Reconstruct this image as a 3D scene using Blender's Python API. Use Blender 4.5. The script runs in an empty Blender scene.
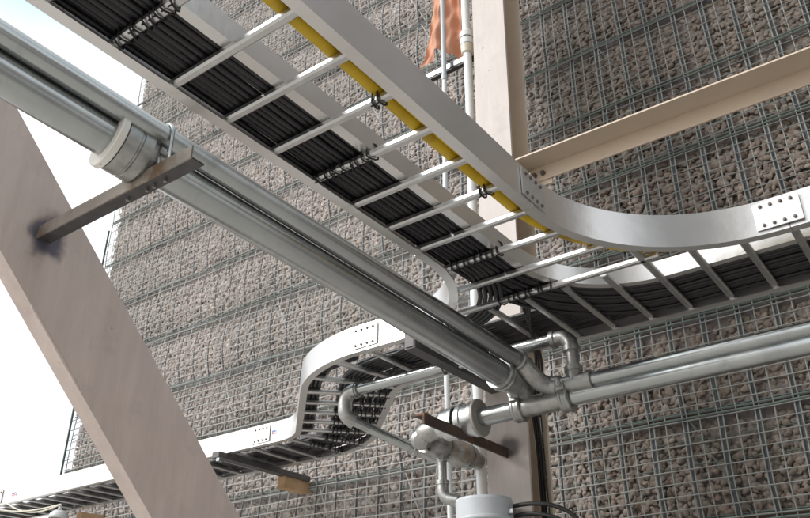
import bpy, math, random
import numpy as np
from mathutils import Vector, Matrix
random.seed(7); rng = np.random.default_rng(7)
S = 1.65            # metres per layout unit (the cable ladder hangs one unit above the eye)
EYE = 1.6
sc = bpy.context.scene
col = sc.collection
def W(p): return Vector((p[0]*S, p[1]*S, p[2]*S+EYE))

# ------------------------------------------------------------------ materials
def new_mat(name):
    m = bpy.data.materials.new(name); m.use_nodes = True
    nt = m.node_tree; nt.nodes.clear()
    o = nt.nodes.new('ShaderNodeOutputMaterial'); b = nt.nodes.new('ShaderNodeBsdfPrincipled')
    nt.links.new(b.outputs[0], o.inputs[0]); return m, nt, b
def surf(name, c1, c2, rough=.5, metal=0., scale=8, detail=5, bump=0., bscale=60, rvar=.12, stretch=(1,1,1), c3=None, c3_at=.72, c3scale=2.5, coat=0):
    """two-tone noise colour, optional third stain colour, roughness variation and bump, all in object space"""
    m, nt, b = new_mat(name); N = nt.nodes.new; L = nt.links.new
    tc = N('ShaderNodeTexCoord'); mp = N('ShaderNodeMapping'); mp.inputs['Scale'].default_value = stretch
    L(tc.outputs['Object'], mp.inputs[0])
    n = N('ShaderNodeTexNoise'); n.inputs['Scale'].default_value = scale; n.inputs['Detail'].default_value = detail; n.inputs['Roughness'].default_value=.6
    L(mp.outputs[0], n.inputs['Vector'])
    r = N('ShaderNodeValToRGB'); r.color_ramp.elements[0].position=.3; r.color_ramp.elements[1].position=.7
    r.color_ramp.elements[0].color=(*c1,1); r.color_ramp.elements[1].color=(*c2,1)
    L(n.outputs[0], r.inputs[0]); out = r.outputs[0]
    if c3:
        n3 = N('ShaderNodeTexNoise'); n3.inputs['Scale'].default_value=c3scale; n3.inputs['Detail'].default_value=7; n3.inputs['Roughness'].default_value=.65
        L(mp.outputs[0], n3.inputs['Vector'])
        r3 = N('ShaderNodeValToRGB'); r3.color_ramp.elements[0].position=c3_at-.1; r3.color_ramp.elements[1].position=c3_at+.05
        L(n3.outputs[0], r3.inputs[0])
        mx = N('ShaderNodeMix'); mx.data_type='RGBA'; L(r3.outputs[0], mx.inputs[0]); L(out, mx.inputs[6]); mx.inputs[7].default_value=(*c3,1); out = mx.outputs[2]
    L(out, b.inputs['Base Color'])
    b.inputs['Metallic'].default_value = metal
    mr = N('ShaderNodeMapRange'); mr.inputs['To Min'].default_value = max(.03,rough-rvar); mr.inputs['To Max'].default_value = rough+rvar
    L(n.outputs[0], mr.inputs[0]); L(mr.outputs[0], b.inputs['Roughness'])
    if bump:
        n2 = N('ShaderNodeTexNoise'); n2.inputs['Scale'].default_value=bscale; n2.inputs['Detail'].default_value=6; L(mp.outputs[0], n2.inputs['Vector'])
        bp = N('ShaderNodeBump'); bp.inputs['Strength'].default_value=bump; bp.inputs['Distance'].default_value=.01
        L(n2.outputs[0], bp.inputs['Height']); L(bp.outputs[0], b.inputs['Normal'])
    return m
M = {}
M['alu']   = surf('brushed_aluminium', (.66,.65,.635),(.74,.73,.715), .30, .80, scale=3, bump=.55, bscale=4, rvar=.05)
M['rungm'] = surf('rung_aluminium', (.50,.50,.50),(.62,.62,.61), .36, .95, scale=20, bump=.05, bscale=60)
M['plate'] = surf('splice_aluminium', (.58,.575,.57),(.66,.655,.65), .40, .75, scale=20)
M['bolt']  = surf('plated_bolt', (.12,.10,.09),(.22,.18,.16), .5, .7, scale=60)
M['zincbolt']  = surf('zinc_bolt', (.45,.46,.47),(.6,.6,.6), .35, .9, scale=60)
M['galv']  = surf('galvanised_pipe', (.38,.40,.40),(.46,.48,.475), .25, .92, scale=6, detail=4, bump=.0, rvar=.05, c3=(.33,.345,.345), c3_at=.66, c3scale=9)
M['galvd'] = surf('dull_galvanised_fitting', (.31,.315,.305),(.44,.44,.425), .36, .88, scale=24, detail=8, bump=.12, bscale=70, c3=(.27,.27,.255), c3_at=.66, c3scale=9)
M['drum']  = surf('bright_flange_steel', (.5,.52,.53),(.66,.67,.68), .3, .9, scale=14, bump=.1, bscale=50)
M['washer']= surf('grey_flange_gasket', (.30,.28,.26),(.38,.36,.33), .6, .3, scale=20, bump=.1)
M['cream'] = surf('cream_flange_coating', (.76,.74,.69),(.82,.80,.75), .5, 0, scale=12, bump=.08, c3=(.35,.33,.3), c3_at=.74)
M['cable'] = surf('black_cable_jacket', (.010,.010,.012),(.022,.021,.024), .42, 0, scale=30, bump=.05)
M['cablebrown'] = surf('dusty_cable_jacket', (.035,.026,.026),(.055,.042,.040), .5, 0, scale=30)
M['tie']   = surf('black_tie_plastic', (.008,.008,.009),(.015,.015,.016), .4, 0, scale=30)
M['yellow']= surf('yellow_cable_jacket', (.46,.30,.006),(.60,.40,.012), .5, 0, scale=9, bump=.05, c3=(.2,.13,.015), c3_at=.66)
M['cloth'] = surf('salmon_fabric', (.50,.235,.145),(.60,.32,.21), .85, 0, scale=6, bump=.3, bscale=30, c3=(.34,.12,.05), c3_at=.62)
M['dstrut']= surf('dark_grey_steel_strut', (.07,.068,.068),(.12,.115,.115), .5, .4, scale=14, bump=.1)
M['armst'] = surf('mill_steel_arm', (.28,.25,.22),(.38,.345,.31), .5, .35, scale=9, bump=.15, c3=(.20,.13,.08), c3_at=.6, c3scale=6)
M['rust']  = surf('rusty_angle_steel', (.05,.032,.025),(.09,.058,.042), .7, .15, scale=14, bump=.35, c3=(.22,.10,.05), c3_at=.68, c3scale=7)
M['pvc']   = surf('grey_plastic', (.46,.49,.52),(.53,.56,.59), .42, 0, scale=7, bump=.03, c3=(.33,.34,.35), c3_at=.7)
M['white'] = surf('white_plastic', (.72,.76,.78),(.80,.83,.84), .35, 0, scale=7)
M['creamp']= surf('cream_plastic', (.60,.56,.46),(.66,.62,.52), .45, 0, scale=7)
M['sticker']=surf('red_sticker', (.55,.08,.09),(.6,.12,.12), .5)
M['stickerb']=surf('blue_sticker', (.06,.10,.42),(.1,.14,.5), .5)
M['wood']  = surf('tan_bracket_paint', (.40,.25,.13),(.50,.33,.19), .6, 0, scale=12, bump=.1, c3=(.3,.15,.06), c3_at=.62)
M['wire']  = surf('galvanised_wire', (.52,.51,.495),(.66,.65,.635), .5, .10, scale=2.5, bump=.1)
M['wiregreen'] = surf('weathered_wire', (.12,.14,.13),(.25,.28,.27), .6, .1, scale=2.5)
M['joint'] = surf('dark_gap_shade', (.035,.04,.045),(.07,.075,.08), .9, 0, scale=4)  # painted shade for the gaps between paired wires
M['soil']  = surf('brown_soil_ledge', (.22,.175,.14),(.34,.28,.23), .95, 0, scale=9, bump=.6)
M['post']  = surf('dark_green_post', (.03,.055,.05),(.06,.09,.08), .6, 0, scale=8)
M['backing']= surf('earth_fill', (.36,.34,.33),(.44,.42,.41), .95, 0, scale=14, bump=1, bscale=30)
M['black'] = surf('black_rubber_hose', (.012,.012,.012),(.03,.028,.026), .5, 0, scale=30)
M['lamp']  = surf('lamp_housing', (.55,.56,.54),(.66,.67,.65), .4, .2, scale=9)
M['ground']= surf('gravel_ground', (.44,.415,.385),(.56,.53,.49), .95, 0, scale=3, bump=.8, bscale=25)
M['blocktop']  = surf('blocker_top_grey', (.24,.23,.22),(.32,.31,.30), .9, 0, scale=1.5, bump=.3)
M['blockside']  = surf('blocker_grey', (.28,.27,.26),(.34,.33,.32), .7, 0, scale=1.5)

def burnt_paint(name, c1, c2, centre, r1, r2, axes, rough=.5, smoke=(.10,.095,.10), halo=(.36,.23,.14)):
    """painted steel with a heat-scorched weld patch around a world point (object space = world minus origin)"""
    m = surf(name, c1, c2, rough, 0., scale=1.6, bump=.05, bscale=14, c3=tuple(x*.93 for x in c1), c3_at=.64, c3scale=5)
    nt = m.node_tree; N = nt.nodes.new; L = nt.links.new
    b = [n for n in nt.nodes if n.type=='BSDF_PRINCIPLED'][0]
    src = b.inputs['Base Color'].links[0].from_socket
    g = N('ShaderNodeNewGeometry')
    ns = N('ShaderNodeTexNoise'); ns.inputs['Scale'].default_value=9; ns.inputs['Detail'].default_value=5; L(g.outputs['Position'], ns.inputs['Vector'])
    # scuffs, dust runs and small chips
    tcn=N('ShaderNodeTexCoord'); mpn=N('ShaderNodeMapping'); mpn.inputs['Scale'].default_value=(7,7,.9); L(tcn.outputs['Object'],mpn.inputs[0])
    s1=N('ShaderNodeTexNoise'); s1.inputs['Scale'].default_value=2.2; s1.inputs['Detail'].default_value=8; s1.inputs['Roughness'].default_value=.7; L(mpn.outputs[0],s1.inputs['Vector'])
    q1=N('ShaderNodeMapRange'); q1.inputs['From Min'].default_value=.35; q1.inputs['From Max'].default_value=.65; q1.inputs['To Min'].default_value=.92; q1.inputs['To Max'].default_value=1.06; L(s1.outputs[0],q1.inputs[0])
    s2=N('ShaderNodeTexNoise'); s2.inputs['Scale'].default_value=26; s2.inputs['Detail'].default_value=3; L(tcn.outputs['Object'],s2.inputs['Vector'])
    q2=N('ShaderNodeMapRange'); q2.inputs['From Min'].default_value=.735; q2.inputs['From Max'].default_value=.76; q2.inputs['To Min'].default_value=1; q2.inputs['To Max'].default_value=.55; L(s2.outputs[0],q2.inputs[0])
    qm=N('ShaderNodeMath'); qm.operation='MULTIPLY'; L(q1.outputs[0],qm.inputs[0]); L(q2.outputs[0],qm.inputs[1])
    vs_=N('ShaderNodeVectorMath'); vs_.operation='SCALE'; L(src,vs_.inputs[0]); L(qm.outputs[0],vs_.inputs['Scale']); prev = vs_.outputs[0]
    for (c, k1, k2, colr, amt) in ((Vector(centre)+Vector((0,0,r1*.5)), r1*.6, r2*1.1, halo, .6), (Vector(centre), r1, r2, smoke, .92)):
        sub = N('ShaderNodeVectorMath'); sub.operation='SUBTRACT'; L(g.outputs['Position'], sub.inputs[0]); sub.inputs[1].default_value = c
        mu = N('ShaderNodeVectorMath'); mu.operation='MULTIPLY'; L(sub.outputs[0], mu.inputs[0]); mu.inputs[1].default_value = axes
        ln = N('ShaderNodeVectorMath'); ln.operation='LENGTH'; L(mu.outputs[0], ln.inputs[0])
        ad = N('ShaderNodeMath'); ad.operation='MULTIPLY_ADD'; L(ns.outputs[0], ad.inputs[0]); ad.inputs[1].default_value = r2*1.3; L(ln.outputs['Value'], ad.inputs[2])
        mr = N('ShaderNodeMapRange'); mr.inputs['From Min'].default_value = k1+r2*.65; mr.inputs['From Max'].default_value = k2+r2*.65
        mr.inputs['To Min'].default_value = amt; mr.inputs['To Max'].default_value = 0; mr.interpolation_type='SMOOTHSTEP'; L(ad.outputs[0], mr.inputs[0])
        mx = N('ShaderNodeMix'); mx.data_type='RGBA'; L(mr.outputs[0], mx.inputs[0]); L(prev, mx.inputs[6]); mx.inputs[7].default_value=(*colr,1); prev = mx.outputs[2]
    L(prev, b.inputs['Base Color']); return m
M['colpaint'] = burnt_paint('beige_column_paint', (.50,.445,.415),(.545,.485,.455), W((-1.318,2.4,.735)), .02, .085, (1,0,1.05))
M['beampaint'] = surf('tan_beam_paint', (.60,.485,.375),(.66,.54,.425), .5, 0, scale=2, bump=.05, c3=(.38,.30,.24), c3_at=.68)
M['braceP'] = burnt_paint('mauve_brace_paint', (.58,.485,.445),(.63,.53,.485), W((-1.6125,.81,.925)), .05, .11, (0,1,1), halo=(.20,.10,.07), smoke=(.075,.08,.115))

def shade_right(nt, tc, col_out, dark):
    """shade right of the column, put into the stone and wire colours"""
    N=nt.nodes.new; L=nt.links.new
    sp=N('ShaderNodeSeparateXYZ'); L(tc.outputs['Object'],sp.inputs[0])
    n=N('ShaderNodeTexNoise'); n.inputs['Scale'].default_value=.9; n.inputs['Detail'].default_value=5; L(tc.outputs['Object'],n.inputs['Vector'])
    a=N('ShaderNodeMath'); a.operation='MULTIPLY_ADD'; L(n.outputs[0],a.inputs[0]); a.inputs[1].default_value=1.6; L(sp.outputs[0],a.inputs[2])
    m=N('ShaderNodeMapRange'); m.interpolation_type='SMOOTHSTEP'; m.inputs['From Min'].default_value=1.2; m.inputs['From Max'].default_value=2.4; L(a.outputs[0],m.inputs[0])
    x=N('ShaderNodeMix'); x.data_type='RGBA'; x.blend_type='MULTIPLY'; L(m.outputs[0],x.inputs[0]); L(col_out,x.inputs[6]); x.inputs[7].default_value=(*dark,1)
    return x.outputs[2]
def stone_material():
    m, nt, b = new_mat('gabion_stone'); N = nt.nodes.new; L = nt.links.new
    g = N('ShaderNodeNewGeometry')
    r = N('ShaderNodeValToRGB'); e = r.color_ramp.elements
    e[0].position=0; e[0].color=(.40,.375,.355,1); e[1].position=1; e[1].color=(.58,.555,.53,1)
    for p,c in ((.25,(.43,.40,.38,1)),(.5,(.47,.435,.415,1)),(.7,(.50,.475,.455,1)),(.85,(.48,.415,.37,1))):
        x = e.new(p); x.color = c
    L(g.outputs['Random Per Island'], r.inputs[0])
    tc = N('ShaderNodeTexCoord'); n = N('ShaderNodeTexNoise'); n.inputs['Scale'].default_value=22; n.inputs['Detail'].default_value=8; L(tc.outputs['Object'], n.inputs['Vector'])
    mr = N('ShaderNodeMapRange'); mr.inputs['To Min'].default_value=.62; mr.inputs['To Max'].default_value=1.38; L(n.outputs[0], mr.inputs[0])
    vm = N('ShaderNodeVectorMath'); vm.operation='SCALE'; L(r.outputs[0], vm.inputs[0]); L(mr.outputs[0], vm.inputs['Scale'])
    # large paler and darker patches
    n2 = N('ShaderNodeTexNoise'); n2.inputs['Scale'].default_value=.55; n2.inputs['Detail'].default_value=4; L(tc.outputs['Object'], n2.inputs['Vector'])
    r2 = N('ShaderNodeValToRGB'); r2.color_ramp.elements[0].position=.42; r2.color_ramp.elements[0].color=(.90,.88,.86,1); r2.color_ramp.elements[1].position=.62; r2.color_ramp.elements[1].color=(1.08,1.03,1.02,1)
    L(n2.outputs[0], r2.inputs[0])
    v2 = N('ShaderNodeVectorMath'); v2.operation='MULTIPLY'; L(vm.outputs[0], v2.inputs[0]); L(r2.outputs[0], v2.inputs[1])
    L(shade_right(nt,tc,v2.outputs[0],(.47,.43,.39)), b.inputs['Base Color']); b.inputs['Roughness'].default_value=.92
    bp = N('ShaderNodeBump'); bp.inputs['Strength'].default_value=.6; bp.inputs['Distance'].default_value=.01; n3=N('ShaderNodeTexNoise'); n3.inputs['Scale'].default_value=60; n3.inputs['Detail'].default_value=6
    L(tc.outputs['Object'], n3.inputs['Vector']); L(n3.outputs[0], bp.inputs['Height']); L(bp.outputs[0], b.inputs['Normal'])
    return m
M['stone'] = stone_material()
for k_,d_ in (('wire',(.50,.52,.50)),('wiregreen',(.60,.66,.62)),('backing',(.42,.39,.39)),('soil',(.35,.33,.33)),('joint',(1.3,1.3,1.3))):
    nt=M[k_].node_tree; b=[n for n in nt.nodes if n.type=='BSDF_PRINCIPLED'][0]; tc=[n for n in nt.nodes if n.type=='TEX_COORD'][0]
    o=shade_right(nt,tc,b.inputs['Base Color'].links[0].from_socket,d_); nt.links.new(o,b.inputs['Base Color'])

# ------------------------------------------------------------------ mesh builder (layout units)
class MB:
    def __init__(s): s.v=[]; s.f=[]; s.sm=[]
    def add(s, vs, fs, smooth=False):
        o=len(s.v); s.v+= [tuple(v) for v in vs]; s.f += [tuple(o+i for i in f) for f in fs]; s.sm += [smooth]*len(fs)
    def box(s, lo, hi, bev=0.):
        x0,y0,z0=lo; x1,y1,z1=hi
        if bev<=0:
            v=[(x,y,z) for x in (x0,x1) for y in (y0,y1) for z in (z0,z1)]
            s.add(v,[(0,1,3,2),(4,6,7,5),(0,4,5,1),(2,3,7,6),(0,2,6,4),(1,5,7,3)])
        else:
            # prism along the longest axis with chamfered section
            d=[x1-x0,y1-y0,z1-z0]; a=d.index(max(d)); o=[i for i in range(3) if i!=a]
            l=(x0,y0,z0); h=(x1,y1,z1); p=[]
            for (su,sv) in ((0,0),(1,0),(1,1),(0,1)):
                cu = l[o[0]] if su==0 else h[o[0]]; cv = l[o[1]] if sv==0 else h[o[1]]
                du = bev if su==0 else -bev; dv = bev if sv==0 else -bev
                pts=[(cu,cv+dv),(cu+du*.3,cv+dv*.3),(cu+du,cv)]
                if (su,sv) in ((1,0),(0,1)): pts=pts[::-1]
                p+=pts
            A=[];B=[]
            for (u,w) in p:
                q=[0,0,0]; q[o[0]]=u; q[o[1]]=w; q[a]=l[a]; A.append(tuple(q)); q[a]=h[a]; B.append(tuple(q))
            n=len(p); s.add(A+B,[(i,(i+1)%n,n+(i+1)%n,n+i) for i in range(n)]+[tuple(range(n))[::-1],tuple(range(n,2*n))])
    def tube(s, path, r, n=10, caps=True, smooth=True, close=False, squash=None, rot=0.):
        P=[Vector(p) for p in path]; m=len(P); rr = r if isinstance(r,(list,tuple)) else [r]*m
        rings=[]; up=None
        for i in range(m):
            if close: t=(P[(i+1)%m]-P[i-1]).normalized()
            else: t=(P[min(i+1,m-1)]-P[max(i-1,0)]).normalized()
            if up is None: up = Vector((0,0,1)) if abs(t.z)<.9 else Vector((0,1,0))
            a=t.cross(up)
            if a.length<1e-6: a=t.orthogonal()
            a.normalize(); b=a.cross(t).normalized(); up=b
            q=squash or (1,1)
            rings.append([P[i]+a*(math.cos(2*math.pi*k/n+rot)*rr[i]*q[0])+b*(math.sin(2*math.pi*k/n+rot)*rr[i]*q[1]) for k in range(n)])
        vs=[v for R_ in rings for v in R_]; fs=[]
        for i in range(m if close else m-1):
            j=(i+1)%m
            for k in range(n): fs.append((i*n+k,i*n+(k+1)%n,j*n+(k+1)%n,j*n+k))
        s.add(vs,fs,smooth)
        if caps and not close: s.add(rings[0],[tuple(range(n))[::-1]]); s.add(rings[-1],[tuple(range(n))])
    def lathe(s, a, b, prof, n=32, smooth=True):
        """revolve (t, radius) profile about the axis a->b (t in layout units from a)"""
        a=Vector(a); d=(Vector(b)-a).normalized()
        for (t0,r0),(t1,r1) in zip(prof[:-1],prof[1:]):
            if abs(t1-t0)<1e-7 and abs(r1-r0)<1e-7: continue
            u=d.orthogonal().normalized(); w=d.cross(u)
            A=[a+d*t0+(u*math.cos(2*math.pi*k/n)+w*math.sin(2*math.pi*k/n))*r0 for k in range(n)]
            B=[a+d*t1+(u*math.cos(2*math.pi*k/n)+w*math.sin(2*math.pi*k/n))*r1 for k in range(n)]
            if r0<1e-6: s.add([A[0]]+B,[(0,1+k,1+(k+1)%n) for k in range(n)],smooth)
            elif r1<1e-6: s.add(A+[B[0]],[(k,(k+1)%n,n) for k in range(n)],smooth)
            else: s.add(A+B,[(k,(k+1)%n,n+(k+1)%n,n+k) for k in range(n)],smooth)
    def sweep(s, path, prof):
        """extrude a closed (n,z) profile along an (x,y) path; n points to the left of travel"""
        m=len(path); k=len(prof); vs=[]
        for i,(x,y) in enumerate(path):
            a=path[max(i-1,0)]; b=path[min(i+1,m-1)]; tx,ty=b[0]-a[0],b[1]-a[1]; l=math.hypot(tx,ty); nx,ny=-ty/l,tx/l
            vs+=[(x+nx*p,y+ny*p,z) for p,z in prof]
        fs=[(i*k+j,i*k+(j+1)%k,(i+1)*k+(j+1)%k,(i+1)*k+j) for i in range(m-1) for j in range(k)]
        s.add(vs,fs); s.add(vs[:k],[tuple(range(k))[::-1]]); s.add(vs[-k:],[tuple(range(k))])
    def build(s, name, mat, parent=None, base=None, smooth_all=False):
        me=bpy.data.meshes.new(name)
        vs=[W(v) for v in s.v]
        if parent is not None:
            org=Vector(parent['_o'])
        else:
            if base is None:
                xs=[v.x for v in vs]; ys=[v.y for v in vs]; org=Vector(((min(xs)+max(xs))/2,(min(ys)+max(ys))/2,min(v.z for v in vs)))
            else: org=W(base)
        me.from_pydata([v-org for v in vs],[],s.f); me.polygons.foreach_set('use_smooth',s.sm if not smooth_all else [True]*len(s.f)); me.materials.append(M[mat]); me.update()
        if smooth_all: me.set_sharp_from_angle(angle=math.radians(32))
        o=bpy.data.objects.new(name,me); col.objects.link(o)
        if parent is not None:
            o.parent=parent; o['_o']=list(org)      # children share the thing's origin
        else: o.location=org; o['_o']=list(org)
        return o
def tag(o,label=None,cat=None,group=None,kind=None):
    if label: o['label']=label
    if cat: o['category']=cat
    if group: o['group']=group
    if kind: o['kind']=kind
    return o
def thing(name,label,cat,base,group=None):
    o=bpy.data.objects.new(name,None); col.objects.link(o); o.location=W(base); o['_o']=list(W(base)); o.empty_display_size=.1
    return tag(o,label,cat,group)

def arc(cx,cy,r,a0,a1,n=14): return [(cx+r*math.cos(math.radians(a0+(a1-a0)*i/n)),cy+r*math.sin(math.radians(a0+(a1-a0)*i/n))) for i in range(n+1)]
def wob(path, amp=.002, dz=.0015):
    ph=random.uniform(0,9); ph2=random.uniform(0,9)
    return [(x+amp*math.sin(i*.9+ph),y+amp*math.sin(i*.7+ph2),z+dz*math.sin(i*1.3+ph)) for i,(x,y,z) in enumerate(path)]
def densify(pts, step=.07):
    out=[]
    for a,b in zip(pts[:-1],pts[1:]):
        a=Vector(a); b=Vector(b); n=max(1,int((b-a).length/step))
        out+=[tuple(a.lerp(b,i/n)) for i in range(n)]
    return out+[tuple(pts[-1])]

# ------------------------------------------------------------------ setting: ground
g=MB(); g.add([(-300,-300,-EYE/S),(300,-300,-EYE/S),(300,300,-EYE/S),(-300,300,-EYE/S)],[(0,1,2,3)])
tag(g.build('ground','ground',base=(0,0,-EYE/S)),kind='structure')

# ------------------------------------------------------------------ gabion wall
YW=3.15; XL=-5.17; XR=1.15; PX=.0685; PZ=.0475; ROW=.4; Z0=.15
wall=thing('gabion_wall','tall wall of grey and brown rocks packed behind welded wire mesh, in level courses','wall',(-2,3.2,-EYE/S))
def bulge(x,z):
    k=(z-Z0)/ROW; fr=k-math.floor(k)
    a=(.014+.008*min(1,max(0,(-1.6-x)/.8)))*min(1,.25+max(0,x-XL)*1.5)
    return -a*math.sin(math.pi*fr**.8)*(1+.3*math.sin(1.7*x+math.floor(k)*2.1)) + .006*math.sin(2.3*x+z*3.1)
def sag(x,z): return .006*math.sin(2.1*x+1.3*math.floor((z-Z0)/ROW))+.002*math.sin(7*x+3*z)
def stones():
    t=(1+5**.5)/2
    V=np.array([(-1,t,0),(1,t,0),(-1,-t,0),(1,-t,0),(0,-1,t),(0,1,t),(0,-1,-t),(0,1,-t),(t,0,-1),(t,0,1),(-t,0,-1),(-t,0,1)],float); V/=np.linalg.norm(V[0])
    F=[(0,11,5),(0,5,1),(0,1,7),(0,7,10),(0,10,11),(1,5,9),(5,11,4),(11,10,2),(10,7,6),(7,1,8),(3,9,4),(3,4,2),(3,2,6),(3,6,8),(3,8,9),(4,9,5),(2,4,11),(6,2,10),(8,6,7),(9,8,1)]
    V=list(map(tuple,V)); mid={}; F2=[]
    def mp(a,b):
        k=(min(a,b),max(a,b))
        if k not in mid:
            p=np.array(V[a])+np.array(V[b]); p/=np.linalg.norm(p); V.append(tuple(p)); mid[k]=len(V)-1
        return mid[k]
    for a,b,c in F:
        x,y,z=mp(a,b),mp(b,c),mp(c,a); F2+=[(a,x,z),(b,y,x),(c,z,y),(x,y,z)]
    V0=np.array(V[:12]); F0=np.array(F); V=np.array(V); F2=np.array(F2)
    # irregular, faceted boulders: clamp the sphere by random planes
    var=[]
    for i in range(16):
        P=V.copy()
        for _ in range(8):
            d=rng.normal(size=3); d/=np.linalg.norm(d); h=rng.uniform(.38,.78)
            k=P@d; over=np.maximum(k-h,0); P=P-over[:,None]*d*.96
        P*=1+rng.normal(0,.035,size=(len(P),1)); var.append(P)
    st=.0235
    nx=int((XR-XL)/st); nz=int((6.05+.2)/(st*.86)); C=[]
    for layer,st,xa,xb in ((0,.0235,-2.3,XR),(0,.0175,XL,-2.3)):
        nx=int((xb-xa)/st); nz=int((6.05+.2)/(st*.86))
        for j in range(nz):
            for i in range(nx):
                x=xa+(i+.5*(j%2)+.5*layer)*st+rng.uniform(-.3,.3)*st+.012
                z=-.2+j*st*.86+rng.uniform(-.3,.3)*st
                if x>XR: continue
                if z>2.9+(-x)*.62+.5 : continue
                k=(z-Z0)/ROW; fr=k-math.floor(k); seam=min(fr,1-fr)
                r=st*.5*rng.uniform(1.25,1.95)
                y=YW+.022+bulge(x,z)*.75+rng.uniform(-.002,.012)+(.012 if seam<.05 else 0)
                C.append((x,y,z,r))
    C=np.array(C)
    far=C[:,0]<-2.3
    for (sel,fine) in ((~far,True),(far,False)):
        D=C[sel]; n=len(D)
        q=rng.normal(size=(n,4)); q/=np.linalg.norm(q,axis=1)[:,None]; w,a,b,c=q.T
        R=np.stack([1-2*(b*b+c*c),2*(a*b-w*c),2*(a*c+w*b),2*(a*b+w*c),1-2*(a*a+c*c),2*(b*c-w*a),2*(a*c-w*b),2*(b*c+w*a),1-2*(a*a+b*b)],axis=1).reshape(n,3,3)
        sc3=np.stack([rng.uniform(1.0,1.45,n),rng.uniform(.8,1.15,n),rng.uniform(.65,.95,n)],axis=1)
        vi=rng.integers(0,16,n); vv=np.array(var)[vi] if fine else V0[None]*(1+rng.normal(0,.10,size=(n,12,1)))
        FF=F2 if fine else F0
        VA=vv*sc3[:,None,:]*D[:,3][:,None,None]*(1 if fine else 1.08)
        VA=np.einsum('nij,nkj->nki',R,VA)
        VA[:,:,1]*=.62                                  # packed flat against the mesh
        VA+=D[:,None,:3]
        VA=VA*S; VA[:,:,2]+=EYE; VA-=np.array(wall['_o'])
        nv=VA.shape[1]; FA=(FF[None]+(np.arange(n)*nv)[:,None,None]).reshape(-1,3)
        me=bpy.data.meshes.new('stone_fill'); me.vertices.add(n*nv); me.vertices.foreach_set('co',VA.astype(np.float32).ravel())
        me.loops.add(FA.size); me.loops.foreach_set('vertex_index',FA.astype(np.int32).ravel())
        me.polygons.add(len(FA)); me.polygons.foreach_set('loop_start',np.arange(0,FA.size,3,dtype=np.int32)); me.polygons.foreach_set('loop_total',np.full(len(FA),3,dtype=np.int32))
        me.update(calc_edges=True); me.materials.append(M['stone'])
        o=bpy.data.objects.new('stone_fill',me); col.objects.link(o); o.parent=wall; o['kind']='stuff'
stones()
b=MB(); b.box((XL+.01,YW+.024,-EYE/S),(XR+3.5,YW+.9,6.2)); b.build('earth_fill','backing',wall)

def ztop(x): return min(6.1, 3.35+(-x)*.62)
fm=MB(); bm_=MB(); sm_=MB(); jm=MB(); lg=MB()
nxw=int((XR-XL+.1)/PX)
for i in range(nxw+1):                                   # vertical wires, bulging per course
    x=XL-.02+i*PX+random.uniform(-.0015,.0015)
    zs=[]; z=-.25
    while z<ztop(x): zs.append(z); z+=.1
    pth=[(x+.006*math.sin(z*2.1+x*4),YW-.012+bulge(x,z),z) for z in zs]
    lf=min(1,max(0,(-1.5-x)/.9))
    fm.tube(pth,.0025+.0008*lf,4,caps=False,smooth=False)
    if i%2==0:                                           # panel joint: second wire, shaded gap drawn as a dark strip
        dx=random.uniform(.0165,.0195)
        if lf<.5: fm.tube([(a+dx,y+.002,z) for a,y,z in pth],.0026,4,caps=False,smooth=False)
        js=[]; 
        for a,y,z in pth: js+=[(a+.002+.003*lf,y+.008-.013*lf,z),(a+dx-.002,y+.008-.013*lf,z)]
        jm.add(js,[(2*q,2*q+1,2*q+3,2*q+2) for q in range(len(pth)-1)])
z=-.25
while z<6.1:                                           # horizontal wires
    k=(z-Z0)/ROW
    xs=[XL-.03+ii*.12 for ii in range(int((XR-XL+.3)/.12))]
    pth=[(x,YW-.016+bulge(x,z),z+sag(x,z)) for x in xs if z<ztop(x)+.05]
    if len(pth)>2:
        fm.tube(pth,[.0022+.0004*min(1,max(0,(-1.5-q[0])/.9)) for q in pth],4,caps=False,smooth=False)
        if random.random()<.3: bm_.tube([(x,y+.02,zz+.018) for x,y,zz in pth],.0021,4,caps=False,smooth=False)
    z+=PZ
z=Z0
while z<6.1:                                           # course seams: doubled thick wires and the lap of the next basket
    xs=[XL-.03+ii*.12 for ii in range(int((XR-XL+.3)/.12))]
    for dz,dy,rr in ((-.010,-.016,.0042),(.008,-.012,.0040),(.020,.006,.0040)):
        pth=[(x,YW+dy+bulge(x,z),z+dz+sag(x,z)+random.uniform(-.002,.002)) for x in xs if z<ztop(x)+.05]
        if len(pth)>2: sm_.tube(pth,rr,5,caps=False,smooth=False)
    xx=[x for x in xs if z<ztop(x)]
    if len(xx)>2:
        v=[]
        for x in xx: v+=[(x,YW-.008+bulge(x,z),z-.012+sag(x,z)+random.uniform(-.003,.003)),(x,YW-.002+bulge(x,z),z+.010+sag(x,z)+random.uniform(-.004,.004))]
        lg.add(v,[(2*q,2*q+1,2*q+3,2*q+2) for q in range(len(xx)-1)])
    z+=ROW
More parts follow.
